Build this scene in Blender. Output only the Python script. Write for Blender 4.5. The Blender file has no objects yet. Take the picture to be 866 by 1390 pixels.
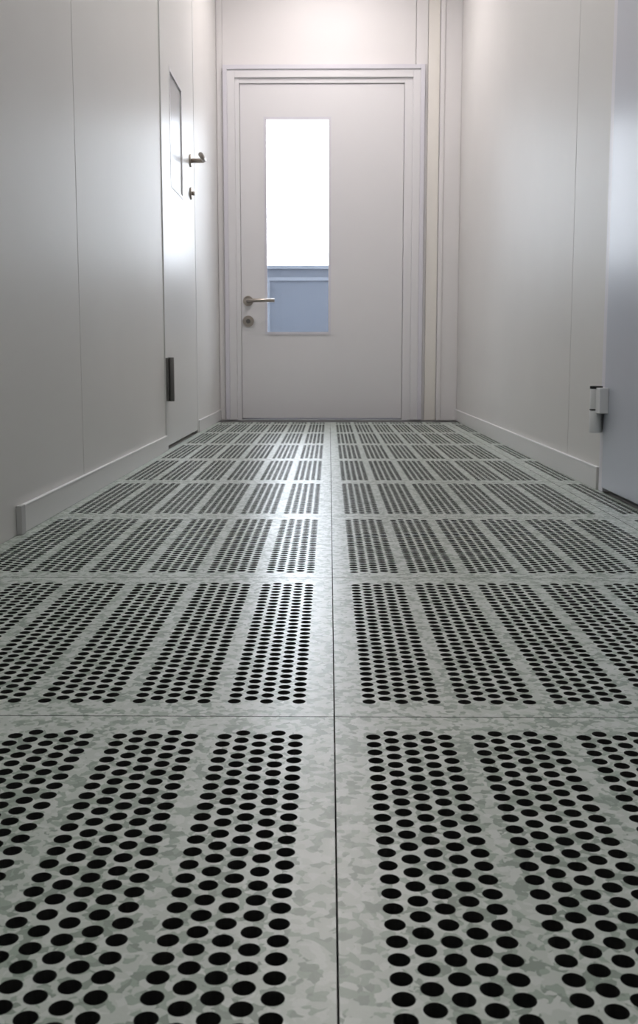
import bpy, bmesh, math
from mathutils import Vector, Matrix
S = bpy.context.scene
S.view_settings.view_transform = 'Standard'
S.view_settings.look = 'None'
S.view_settings.exposure = 0.0

# ------------------------------------------------------------- dimensions (m)
XL, XR = -0.595, 0.690          # side walls
YB, YF = -1.50, 5.462           # rear wall, far (door) wall
ZC = 2.42                       # ceiling

# ------------------------------------------------------------- materials
def mat(name, col, rough=0.5, metal=0.0, spec=0.5, bump=0.0, bscale=60, var=0.0, vscale=3, emit=None, es=0):
    m = bpy.data.materials.new(name); m.use_nodes = True
    nt = m.node_tree; b = nt.nodes['Principled BSDF']
    b.inputs['Base Color'].default_value = (*col, 1)
    b.inputs['Roughness'].default_value = rough
    b.inputs['Metallic'].default_value = metal
    b.inputs['Specular IOR Level'].default_value = spec
    geo = nt.nodes.new('ShaderNodeNewGeometry')
    if var:
        n = nt.nodes.new('ShaderNodeTexNoise'); n.inputs['Scale'].default_value = vscale
        n.inputs['Detail'].default_value = 3
        nt.links.new(geo.outputs['Position'], n.inputs['Vector'])
        r = nt.nodes.new('ShaderNodeValToRGB')
        r.color_ramp.elements[0].position = .3; r.color_ramp.elements[1].position = .7
        r.color_ramp.elements[0].color = (*[c*(1-var) for c in col], 1)
        r.color_ramp.elements[1].color = (*[min(1, c*(1+var)) for c in col], 1)
        nt.links.new(n.outputs['Fac'], r.inputs['Fac'])
        nt.links.new(r.outputs['Color'], b.inputs['Base Color'])
    if bump:
        n = nt.nodes.new('ShaderNodeTexNoise'); n.inputs['Scale'].default_value = bscale
        nt.links.new(geo.outputs['Position'], n.inputs['Vector'])
        bp = nt.nodes.new('ShaderNodeBump'); bp.inputs['Strength'].default_value = bump
        bp.inputs['Distance'].default_value = .002
        nt.links.new(n.outputs['Fac'], bp.inputs['Height'])
        nt.links.new(bp.outputs['Normal'], b.inputs['Normal'])
    if emit:
        b.inputs['Emission Color'].default_value = (*emit, 1)
        b.inputs['Emission Strength'].default_value = es
    return m

M_wall  = mat('wall_coated_panel', (.685,.675,.66), .43, spec=.42, bump=.05, bscale=8, var=.015)
M_back  = mat('wall_back_panel', (.78,.765,.77), .45, var=.01)
M_cream = mat('cream_strip', (.82,.795,.75), .5)
M_base  = mat('baseboard_pvc', (.70,.70,.69), .4)
M_edge  = mat('panel_edge_light', (.85,.85,.86), .3)
M_door  = mat('door_lacquer', (.765,.76,.78), .4, bump=.05, bscale=20)
M_frame = mat('door_frame_lacquer', (.71,.70,.76), .35)
M_doorL = mat('door_left_lacquer', (.69,.69,.68), .34, spec=.42)
M_doorR = mat('door_right_lacquer', (.52,.55,.63), .3)
M_steel = mat('brushed_steel', (.42,.38,.34), .3, metal=1.0, bump=.1, bscale=300)
M_dsteel= mat('dark_steel', (.16,.155,.15), .4, metal=.8)
M_gblock= mat('grey_plastic', (.48,.48,.48), .5)
M_black = mat('black_rubber', (.012,.012,.012), .6)
M_white = mat('white_plastic', (.78,.79,.81), .35)
M_ceil  = mat('ceiling_panel', (.85,.84,.83), .5)
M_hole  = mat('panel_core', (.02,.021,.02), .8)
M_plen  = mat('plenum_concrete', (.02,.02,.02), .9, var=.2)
M_blue  = mat('parapet_bluegrey', (.215,.24,.285), .5, var=.03)
M_blueL = mat('parapet_rail', (.33,.36,.41), .4)
M_lamp  = mat('lamp_diffuser', (.9,.9,.9), .5, emit=(1,.92,.90), es=17.5)
M_fill = mat('fill_diffuser_dim', (.9,.9,.9), .5, emit=(1,.98,.96), es=6.3)  # dim glow for the added fill lamps
M_day   = mat('daylight_pane', (.9,.9,.9), .5, emit=(.93,.97,1), es=9)

def glassmat():
    m = bpy.data.materials.new('window_glass'); m.use_nodes = True
    nt = m.node_tree; nt.nodes.clear()
    o = nt.nodes.new('ShaderNodeOutputMaterial'); mx = nt.nodes.new('ShaderNodeMixShader')
    t = nt.nodes.new('ShaderNodeBsdfTransparent'); t.inputs[0].default_value = (.95,.97,1,1)
    g = nt.nodes.new('ShaderNodeBsdfGlossy'); g.inputs['Roughness'].default_value = .02
    mx.inputs[0].default_value = .06
    nt.links.new(t.outputs[0], mx.inputs[1]); nt.links.new(g.outputs[0], mx.inputs[2])
    nt.links.new(mx.outputs[0], o.inputs[0]); return m
M_glass = glassmat()

def floormat():
    m = bpy.data.materials.new('mottled_floor_laminate'); m.use_nodes = True
    nt = m.node_tree; b = nt.nodes['Principled BSDF']; N = nt.nodes.new; L = nt.links.new
    geo = N('ShaderNodeNewGeometry')
    oi = N('ShaderNodeObjectInfo')
    sc = N('ShaderNodeVectorMath'); sc.operation = 'SCALE'
    comb = N('ShaderNodeCombineXYZ'); L(oi.outputs['Random'], comb.inputs[0]); L(oi.outputs['Random'], comb.inputs[1])
    L(comb.outputs[0], sc.inputs[0]); sc.inputs['Scale'].default_value = 13
    add = N('ShaderNodeVectorMath'); L(geo.outputs['Position'], add.inputs[0]); L(sc.outputs[0], add.inputs[1])
    nz = N('ShaderNodeTexNoise'); nz.inputs['Scale'].default_value = 90; nz.inputs['Detail'].default_value = 2
    L(add.outputs[0], nz.inputs['Vector'])
    s2 = N('ShaderNodeVectorMath'); s2.operation = 'SCALE'; s2.inputs['Scale'].default_value = .012
    L(nz.outputs['Color'], s2.inputs[0])
    a2 = N('ShaderNodeVectorMath'); L(add.outputs[0], a2.inputs[0]); L(s2.outputs[0], a2.inputs[1])
    v1 = N('ShaderNodeTexVoronoi'); v1.inputs['Scale'].default_value = 150; L(a2.outputs[0], v1.inputs['Vector'])
    sep = N('ShaderNodeSeparateColor'); L(v1.outputs['Color'], sep.inputs[0])
    nl = N('ShaderNodeTexNoise'); nl.inputs['Scale'].default_value = 45; nl.inputs['Detail'].default_value = 1
    L(add.outputs[0], nl.inputs['Vector'])
    ma = N('ShaderNodeMath'); ma.operation = 'MULTIPLY_ADD'; L(nl.outputs['Fac'], ma.inputs[0]); ma.inputs[1].default_value = 1.3
    L(sep.outputs[0], ma.inputs[2])
    r = N('ShaderNodeValToRGB'); cr = r.color_ramp; cr.interpolation = 'CONSTANT'
    mp = N('ShaderNodeMath'); mp.operation = 'MULTIPLY'; mp.inputs[1].default_value = .5; L(ma.outputs[0], mp.inputs[0])
    L(mp.outputs[0], r.inputs['Fac'])
    cr.elements[0].position = 0; cr.elements[0].color = (.52,.56,.53,1)
    cr.elements[1].position = .42; cr.elements[1].color = (.45,.50,.46,1)
    e = cr.elements.new(.62); e.color = (.27,.335,.28,1)
    e = cr.elements.new(.74); e.color = (.20,.255,.21,1)
    L(r.outputs['Color'], b.inputs['Base Color'])
    b.inputs['Roughness'].default_value = .32
    b.inputs['Specular IOR Level'].default_value = .7
    nb = N('ShaderNodeTexNoise'); nb.inputs['Scale'].default_value = 400
    L(geo.outputs['Position'], nb.inputs['Vector'])
    bp = N('ShaderNodeBump'); bp.inputs['Strength'].default_value = .12; bp.inputs['Distance'].default_value = .001
    L(nb.outputs['Fac'], bp.inputs['Height']); L(bp.outputs['Normal'], b.inputs['Normal'])
    return m
M_floor = floormat()

# ------------------------------------------------------------- helpers
class B:
    """collects box / ring / cylinder parts in one mesh"""
    def __init__(s): s.v=[]; s.f=[]; s.m=[]; s.mats=[]; s.sm=[]
    def mi(s, m):
        if m not in s.mats: s.mats.append(m)
        return s.mats.index(m)
    def box(s, x0,x1,y0,y1,z0,z1, m):
        n=len(s.v); i=s.mi(m)
        s.v += [(x,y,z) for z in (z0,z1) for y in (y0,y1) for x in (x0,x1)]
        for q in ((0,2,3,1),(4,5,7,6),(0,1,5,4),(2,6,7,3),(0,4,6,2),(1,3,7,5)):
            s.f.append([n+k for k in q]); s.m.append(i); s.sm.append(False)
    def ring(s, ax, o, inn, d0, d1, m):
        """rect ring prism. ax 'y': (x0,x1,z0,z1) extruded d0..d1 in y ; ax 'x': (y0,y1,z0,z1)"""
        n=len(s.v); i=s.mi(m)
        def P(a,z,d): return (a,d,z) if ax=='y' else (d,a,z)
        for d in (d0,d1):
            for r in (o,inn):
                s.v += [P(r[0],r[2],d),P(r[1],r[2],d),P(r[1],r[3],d),P(r[0],r[3],d)]
        for k in range(4):
            k2=(k+1)%4
            for q in ((k,k2,4+k2,4+k),(8+k,12+k,12+k2,8+k2),(k,8+k,8+k2,k2),(4+k,4+k2,12+k2,12+k)):
                s.f.append([n+j for j in q]); s.m.append(i); s.sm.append(False)
    def cyl(s, c, axis, r, h, m, seg=32, r2=None):
        r2 = r if r2 is None else r2
        n=len(s.v); i=s.mi(m); A=Vector(axis).normalized()
        U=A.orthogonal().normalized(); W=A.cross(U)
        c=Vector(c)
        for (cc,rr) in ((c,r),(c+A*h,r2)):
            for k in range(seg):
                a=2*math.pi*k/seg
                s.v.append(tuple(cc+U*math.cos(a)*rr+W*math.sin(a)*rr))
        for k in range(seg):
            k2=(k+1)%seg
            s.f.append([n+k,n+k2,n+seg+k2,n+seg+k]); s.m.append(i); s.sm.append(True)
        s.f.append([n+k for k in range(seg)][::-1]); s.m.append(i); s.sm.append(False)
        s.f.append([n+seg+k for k in range(seg)]); s.m.append(i); s.sm.append(False)
    def tube(s, pts, r, m, seg=16):
        n0=len(s.v); i=s.mi(m); pts=[Vector(p) for p in pts]; T=[]
        for k in range(len(pts)):
            a=pts[max(0,k-1)]; b=pts[min(len(pts)-1,k+1)]; T.append((b-a).normalized())
        U=T[0].orthogonal().normalized()
        for p,t in zip(pts,T):
            U=(U-t*U.dot(t)).normalized(); W=t.cross(U)
            for k in range(seg):
                a=2*math.pi*k/seg; s.v.append(tuple(p+U*math.cos(a)*r+W*math.sin(a)*r))
        for j in range(len(pts)-1):
            for k in range(seg):
                k2=(k+1)%seg; n=n0+j*seg
                s.f.append([n+k,n+k2,n+seg+k2,n+seg+k]); s.m.append(i); s.sm.append(True)
        s.f.append([n0+k for k in range(seg)][::-1]); s.m.append(i); s.sm.append(False)
        e=n0+(len(pts)-1)*seg
        s.f.append([e+k for k in range(seg)]); s.m.append(i); s.sm.append(False)
    def obj(s, name, parent=None, bevel=0):
        me=bpy.data.meshes.new(name); me.from_pydata(s.v,[],s.f)
        for m in s.mats: me.materials.append(m)
        me.polygons.foreach_set('material_index', s.m)
        me.polygons.foreach_set('use_smooth', s.sm)
        bm=bmesh.new(); bm.from_mesh(me); bmesh.ops.recalc_face_normals(bm, faces=bm.faces[:]); bm.to_mesh(me); bm.free()
        o=bpy.data.objects.new(name, me); S.collection.objects.link(o)
        if parent: o.parent=parent
        if bevel:
            md=o.modifiers.new('bevel','BEVEL'); md.width=bevel; md.segments=2; md.limit_method='ANGLE'
        return o
def empty(name):
    o=bpy.data.objects.new(name,None); S.collection.objects.link(o); o.empty_display_size=.1; return o

# ------------------------------------------------------------- perforated raised floor
P, DIA = .0175, .0130          # hole pitch along the slot, hole diameter
C = .0159                      # column spacing (columns staggered by half a pitch)
def perf_tile(name, W, Lg, slots, y0, nrow, th=.024):
    v=[]; f=[]; mi=[]
    def quad(a,b,c,d,m=0):
        n=len(v); v.extend((a,b,c,d)); f.append((n,n+1,n+2,n+3)); mi.append(m)
    def rect(xa,xb,ya,yb):
        if xb-xa>1e-6 and yb-ya>1e-6: quad((xa,ya,0),(xb,ya,0),(xb,yb,0),(xa,yb,0))
    SEG=20
    cs=[(math.cos(2*math.pi*(k+.5)/SEG),math.sin(2*math.pi*(k+.5)/SEG)) for k in range(SEG)]
    pr=[(c/max(abs(c),abs(s))*C/2, s/max(abs(c),abs(s))*P/2) for c,s in cs]
    for sx in (1,-1):
        for sy in (1,-1):
            k=min(range(SEG), key=lambda k: (pr[k][0]-sx*C/2)**2+(pr[k][1]-sy*P/2)**2)
            pr[k]=(sx*C/2,sy*P/2)
    H2=P/2; y1=y0+nrow*P+H2
    rect(0,W,0,y0); rect(0,W,y1,Lg)
    x=0
    for xs,nc in slots:
        rect(x,xs,y0,y1)
        for c in range(nc):
            xa=xs+c*C; off = H2 if c%2 else 0
            if off: rect(xa,xa+C,y0,y0+H2)
            else:   rect(xa,xa+C,y1-H2,y1)
            for r in range(nrow):
                cx=xa+C/2; cy=y0+off+(r+.5)*P
                n=len(v)
                v.extend((cx+a,cy+b,0) for a,b in pr)
                v.extend((cx+a*DIA/2,cy+b*DIA/2,0) for a,b in cs)
                v.extend((cx+a*DIA/2,cy+b*DIA/2,-th) for a,b in cs)
                for k in range(SEG):
                    k2=(k+1)%SEG
                    f.append((n+k,n+k2,n+SEG+k2,n+SEG+k)); mi.append(0)
                    f.append((n+SEG+k,n+SEG+k2,n+2*SEG+k2,n+2*SEG+k)); mi.append(1)
        x=xs+nc*C
    rect(x,W,y0,y1)
    for a,b in (((0,0),(W,0)),((W,0),(W,Lg)),((W,Lg),(0,Lg)),((0,Lg),(0,0))):
        quad((*a,-th),(*b,-th),(*b,0),(*a,0),1)
    me=bpy.data.meshes.new(name); me.from_pydata(v,[],f)
    me.materials.append(M_floor); me.materials.append(M_hole)
    me.polygons.foreach_set('material_index', mi); me.update(); return me
TS=.6; G=.0013; W=TS-G
NR=30
slots=[(W/2+(i-2.5)*.0935-2.5*C,5) for i in range(6)]
ym=(W-NR*P-P/2)/2
t_full=perf_tile('panel_full',W,W,slots,ym,NR)
t_side=perf_tile('panel_cut_side',.690-.605-G-.001,W,[(.026,3)],ym,NR)
Lend=YF-5.309-G
t_end=perf_tile('panel_cut_end',W,Lend,slots,ym,6)
t_cor=perf_tile('panel_cut_corner',.690-.605-G-.001,Lend,[(.026,3)],ym,6)
floor=empty('floor')
cnt=0
for r in range(13):
    yy=.309-.6*3+.6*r
    if yy>5.4: continue
    end = yy+.6>YF
    for c,(x0,a,b) in enumerate(((-.595,t_full,t_end),(.005,t_full,t_end),(.605,t_side,t_cor))):
        cnt+=1
        o=bpy.data.objects.new('perforated_panel_%d'%cnt, b if end else a)
        S.collection.objects.link(o); o.parent=floor; o.location=(x0+G/2,yy+G/2,0)
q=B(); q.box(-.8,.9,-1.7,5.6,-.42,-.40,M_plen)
q.obj('subfloor_slab',floor)
q=B()
for i in range(12):
    for x in (.005,.605):
        q.cyl((x,-.891+.6*i if -.891+.6*i<5.4 else 5.3,-.40),(0,0,1),.012,.37,M_dsteel,12)
q.obj('pedestals',floor)

# ------------------------------------------------------------- left wall (with opening for a door)
TH=.11; g=.0035
D2=(3.675,4.50,2.05)     # y0,y1,top (rough opening)
q=B()
xb=XL-.012
for (a,b,z0,z1) in ((-1.6,D2[0],-.4,ZC),(D2[1],YF+.1,-.4,ZC),(D2[0],D2[1],D2[2],ZC),(D2[0],D2[1],-.4,-.002)):
    q.box(XL-TH,xb,a,b,z0,z1,M_wall)
for (a,b) in ((YB,.2),(.2,1.3),(1.3,2.41),(2.41,D2[0]-.045),(D2[1]+.03,YF)):
    q.box(xb,XL,a+g/2,b-g/2,-.001,ZC,M_wall)
q.box(xb,XL,D2[0]-.045+g/2,D2[1]+.03-g/2,D2[2]+.04,ZC,M_wall)
q.obj('wall_left',bevel=.0012)
q=B()
for (a,b) in ((1.90,D2[0]-.05),(D2[1]+.035,YF-.002)):
    q.box(XL+.0003,XL+.008,a,b,.0005,.052,M_base)
    q.box(XL+.0003,XL+.009,a,b,.052,.055,M_edge)
q.box(XL+.0003,XL+.011,1.875,1.90,.0005,.056,M_gblock)
q.obj('baseboard_left',bevel=.001)

# door_2 : in left wall
d=empty('door_2')
q=B()
q.box(XL-.06,XL+.004,D2[0]-.041,D2[0]-.004,.001,D2[2]+.036,M_doorL)
q.box(XL-.06,XL+.004,D2[1]+.004,D2[1]+.026,.001,D2[2]+.036,M_doorL)
q.box(XL-.06,XL+.004,D2[0]-.004,D2[1]+.004,D2[2]+.004,D2[2]+.036,M_doorL)
q.box(XL-.085,XL-.06,D2[0]-.03,D2[1]+.02,.001,D2[2]+.03,M_black)  # black sheet added behind the leaf so its gaps stay dark
q.obj('frame',d,bevel=.001)
q=B()
wy=(3.835,4.15,.97,1.40)
q.ring('x',(D2[0],D2[1],.014,D2[2]),wy,XL-.045,XL+.003,M_doorL)
q.obj('leaf',d,bevel=.0012)
q=B()
q.ring('x',wy,(wy[0]+.012,wy[1]-.012,wy[2]+.012,wy[3]-.012),XL-.04,XL+.004,M_door)
q.box(XL-.006,XL-.001,wy[0]+.01,wy[1]-.01,wy[2]+.01,wy[3]-.01,mat('grey_glazing',(.36,.36,.37),.25))
q.obj('vision_panel',d)
q=B()
hy=4.37; hz=1.165; hx=XL+.003
q.cyl((hx,hy,hz),(1,0,0),.026,.008,M_steel)
q.tube([(hx+.005,hy,hz),(hx+.045,hy,hz),(hx+.056,hy-.004,hz),(hx+.062,hy-.016,hz),(hx+.062,hy-.05,hz),(hx+.062,hy-.13,hz)],.0095,M_steel)
q.cyl((hx,hy,hz-.135),(1,0,0),.025,.008,M_steel); q.cyl((hx+.008,hy,hz-.135),(1,0,0),.009,.012,M_steel)
q.obj('lever_handle',d)
q=B()
q.box(XL+.0045,XL+.012,3.635,3.70,.18,.335,M_dsteel)
q.cyl((XL+.018,3.668,.178),(0,0,1),.011,.159,M_dsteel)
q.obj('hinge',d,bevel=.001)

# ------------------------------------------------------------- right wall
D3=(1.62,2.50,2.05)
q=B(); xb=XR+.012
for (a,b,z0,z1) in ((-1.6,D3[0],-.4,ZC),(D3[1],YF+.1,-.4,ZC),(D3[0],D3[1],D3[2],ZC),(D3[0],D3[1],-.4,-.002)):
    q.box(xb,XR+TH,a,b,z0,z1,M_wall)
for (a,b) in ((YB,.3),(.3,D3[0]-.045),(D3[1]+.045,2.90),(2.90,YF)):
    q.box(XR,xb,a+g/2,b-g/2,-.001,ZC,M_wall)
q.box(XR,xb,D3[0]-.045+g/2,D3[1]+.045-g/2,D3[2]+.04,ZC,M_wall)
q.obj('wall_right',bevel=.0012)
q=B()
for (a,b) in ((D3[1]+.05,YF-.002),):
    q.box(XR-.008,XR-.0003,a,b,.0005,.056,M_base)
    q.box(XR-.009,XR-.0003,a,b,.056,.059,M_edge)
q.obj('baseboard_right',bevel=.001)
d=empty('door_3')
q=B()
q.box(XR-.004,XR+.06,D3[1]+.004,D3[1]+.041,.001,D3[2]+.036,M_frame)
q.box(XR-.004,XR+.06,D3[0]-.041,D3[0]-.004,.001,D3[2]+.036,M_frame)
q.box(XR-.004,XR+.06,D3[0]-.004,D3[1]+.004,D3[2]+.004,D3[2]+.036,M_frame)
q.box(XR+.06,XR+.085,D3[0]-.03,D3[1]+.03,.001,D3[2]+.03,M_black)  # added black backing, darkens the gaps round this leaf
q.obj('frame',d,bevel=.001)
q=B()
q.box(XR-.008,XR+.045,D3[0],D3[1],.012,D3[2],M_doorR)
q.obj('leaf',d,bevel=.003)
q=B()
hx=XR-.026; hy=D3[1]+.008
q.box(XR-.03,XR-.0085,hy-.05,hy-.012,.20,.262,M_white)
q.box(XR-.03,XR-.0045,hy+.012,hy+.035,.15,.262,M_white)
q.cyl((hx,hy,.150),(0,0,1),.0145,.055,M_white)
q.cyl((hx,hy,.2055),(0,0,1),.0150,.003,M_black)
q.cyl((hx,hy,.209),(0,0,1),.0145,.05,M_white)
q.cyl((hx,hy,.259),(0,0,1),.0155,.007,M_black)
q.obj('hinge',d,bevel=.001)
q=B()
q.cyl((XR-.008,1.72,1.05),(-1,0,0),.026,.008,M_steel)
q.tube([(XR-.012,1.72,1.05),(XR-.06,1.72,1.05),(XR-.07,1.735,1.05),(XR-.07,1.85,1.05)],.0095,M_steel)
q.obj('lever_handle',d)

# ------------------------------------------------------------- far wall with door_1
FX0,FX1,FZ=-.562,.500,1.857
q=B()
yb=YF+.012
q.box(XL-.0118,FX0,yb,YF+.11,-.4,ZC,M_back); q.box(FX1,XR+.0118,yb,YF+.11,-.4,ZC,M_back); q.box(FX0,FX1,yb,YF+.11,FZ,ZC,M_back)
q.box(FX0,FX1,yb,YF+.11,-.4,-.002,M_back)
q.box(XL+.001,FX0-.001,YF,yb,-.001,ZC,M_back)
q.box(FX0,.449,YF,yb,FZ,ZC,M_back)
q.box(.452,.512,YF,yb,FZ,ZC,M_back)
q.box(FX1+.001,.512,YF,yb,-.001,FZ,M_back)
q.box(.515,.575,YF+.002,yb,-.001,ZC,M_cream)
q.box(.578,XR-.001,YF-.012,yb,-.001,ZC,M_back)
q.box(.578,.600,YF-.018,YF-.012,-.001,ZC,M_back)
q.obj('wall_far',bevel=.001)
d=empty('door_1')
lx0,lx1,lz=-.474,.392,1.765
q=B()
def casing(x0,x1,z1,w,y0,y1,m):
    q.box(x0,x0+w,y0,y1,.001,z1,m); q.box(x1-w,x1,y0,y1,.001,z1,m); q.box(x0+w,x1-w,y0,y1,z1-w,z1,m)
casing(FX0+.001,FX1-.001,FZ-.001,.022,YF-.016,YF+.10,M_frame)
casing(FX0+.023,FX1-.023,FZ-.023,.040,YF-.008,YF+.10,M_door)
q.box(FX0+.063,lx0-.002,YF+.004,YF+.10,.001,FZ-.063,M_door)
q.box(lx1+.002,FX1-.063,YF+.004,YF+.10,.001,FZ-.063,M_door)
q.box(lx0-.002,lx1+.002,YF+.004,YF+.10,lz+.002,FZ-.063,M_door)
q.box(lx0-.002,lx0+.02,YF+.06,YF+.10,.001,lz+.002,M_frame)  # stop ring added behind the leaf to block light through its gaps
q.box(lx1-.02,lx1+.002,YF+.06,YF+.10,.001,lz+.002,M_frame)
q.box(lx0+.02,lx1-.02,YF+.06,YF+.10,lz-.02,lz+.002,M_frame)
q.box(lx0+.02,lx1-.02,YF+.06,YF+.10,.001,.022,M_frame)
q.obj('frame',d,bevel=.0015)
q=B()
w1=(-.340,.000,.469,1.590)
q.ring('y',(lx0,lx1,.010,lz),w1,YF+.012,YF+.055,M_door)
q.obj('leaf',d,bevel=.0015)
q=B()
q.ring('y',(w1[0]-.008,w1[1]+.008,w1[2]-.008,w1[3]+.008),(w1[0]+.006,w1[1]-.006,w1[2]+.006,w1[3]-.006),YF+.008,YF+.0118,M_frame)
q.box(w1[0]+.0005,w1[1]-.0005,YF+.030,YF+.034,w1[2]+.0005,w1[3]-.0005,M_glass)
q.obj('window_pane',d)
q=B()
hx,hz=-.438,.640; hy=YF+.012
q.cyl((hx,hy,hz),(0,-1,0),.027,.008,M_steel)
q.tube([(hx,hy-.005,hz),(hx,hy-.045,hz),(hx+.004,hy-.056,hz),(hx+.018,hy-.062,hz),(hx+.06,hy-.062,hz),(hx+.145,hy-.062,hz)],.010,M_steel)
q.cyl((hx,hy,.532),(0,-1,0),.030,.008,M_steel)
q.cyl((hx,hy-.008,.532),(0,-1,0),.012,.004,M_dsteel)
q.obj('lever_handle',d)
q=B(); q.box(FX0+.002,FX1-.002,YF+.001,YF+.10,-.002,.001,M_white); q.obj('threshold',d)

# rear wall
q=B(); q.box(XL,XR,YB-.11,YB,-.4,ZC,M_wall); q.obj('wall_back')
# ceiling + lamps
q=B()
q.box(XL-TH,XR+TH,-1.6,YF+.11,ZC+.0,ZC+.08,M_ceil); q.obj('ceiling')
def lamp(x0,x1,y0,y1,m):
    e=empty('ceiling_lamp')
    a=B()
    a.box(x0-.02,x0,y0-.02,y1+.02,ZC-.035,ZC-.0005,M_white); a.box(x1,x1+.02,y0-.02,y1+.02,ZC-.035,ZC-.0005,M_white)
    a.box(x0,x1,y0-.02,y0,ZC-.035,ZC-.0005,M_white); a.box(x0,x1,y1,y1+.02,ZC-.035,ZC-.0005,M_white)
    a.obj('housing',e,bevel=.002)
    a=B(); a.box(x0+.001,x1-.001,y0+.001,y1-.001,ZC-.03,ZC-.02,m); a.obj('diffuser',e)
lamp(-.2,.2,4.40,5.00,M_lamp)
lamp(-.2,.2,2.2,3.4,M_fill)  # unseen fill lamp, added to brighten the middle of the corridor
lamp(-.2,.2,-.4,.8,M_fill)  # second added fill, out of view above the camera

# ------------------------------------------------------------- room beyond the door
YE=7.5
q=B(); q.box(-1.6,1.6,YF+.11,YE+.1,-.05,-.002,M_blueL); q.obj('floor_anteroom')
q=B(); q.box(-1.7,-1.6,YF+.11,YE+.1,-.05,2.6,M_back); q.obj('wall_anteroom_left')
q=B(); q.box(1.6,1.7,YF+.11,YE+.1,-.05,2.6,M_back); q.obj('wall_anteroom_right')
q=B(); q.box(-1.7,1.7,YF+.11,YE+.1,2.6,2.7,M_ceil); q.obj('ceiling_anteroom')
q=B()
q.box(-1.6,1.6,YE,YE+.1,-.002,.985,M_blue)
q.box(-1.6,1.6,YE-.02,YE+.1,.985,1.010,M_blueL)
q.box(-1.6,1.6,YE-.012,YE,.90,.925,M_blueL)
for x in (-1.3,-.47,.36,1.2): q.box(x,x+.03,YE-.012,YE,.0,.90,M_blueL)
q.box(-1.6,1.6,YE,YE+.1,2.5,2.6,M_blue)
q.obj('wall_parapet')
q=B(); q.box(-1.59,1.59,YE+.04,YE+.05,1.012,2.498,M_day); q.obj('window_1')

# ------------------------------------------------------------- world, camera
w=bpy.data.worlds.new('world'); S.world=w; w.use_nodes=True
w.node_tree.nodes['Background'].inputs[0].default_value=(.8,.85,.9,1)
w.node_tree.nodes['Background'].inputs[1].default_value=.1

cam=bpy.data.cameras.new('camera'); co=bpy.data.objects.new('camera',cam); S.collection.objects.link(co)
f=1360.0
cam.sensor_fit='VERTICAL'; cam.sensor_height=36; cam.sensor_width=36*866/1390
cam.lens=36*f/1390
cam.shift_y=-45/1390
cam.clip_start=.02
cam.dof.use_dof=True; cam.dof.focus_distance=1.35; cam.dof.aperture_fstop=22
pitch=math.atan(164/f); yaw=math.atan(14/f)
co.location=(0,0,.335)
co.rotation_euler=(math.pi/2-pitch,0,yaw)
S.camera=co
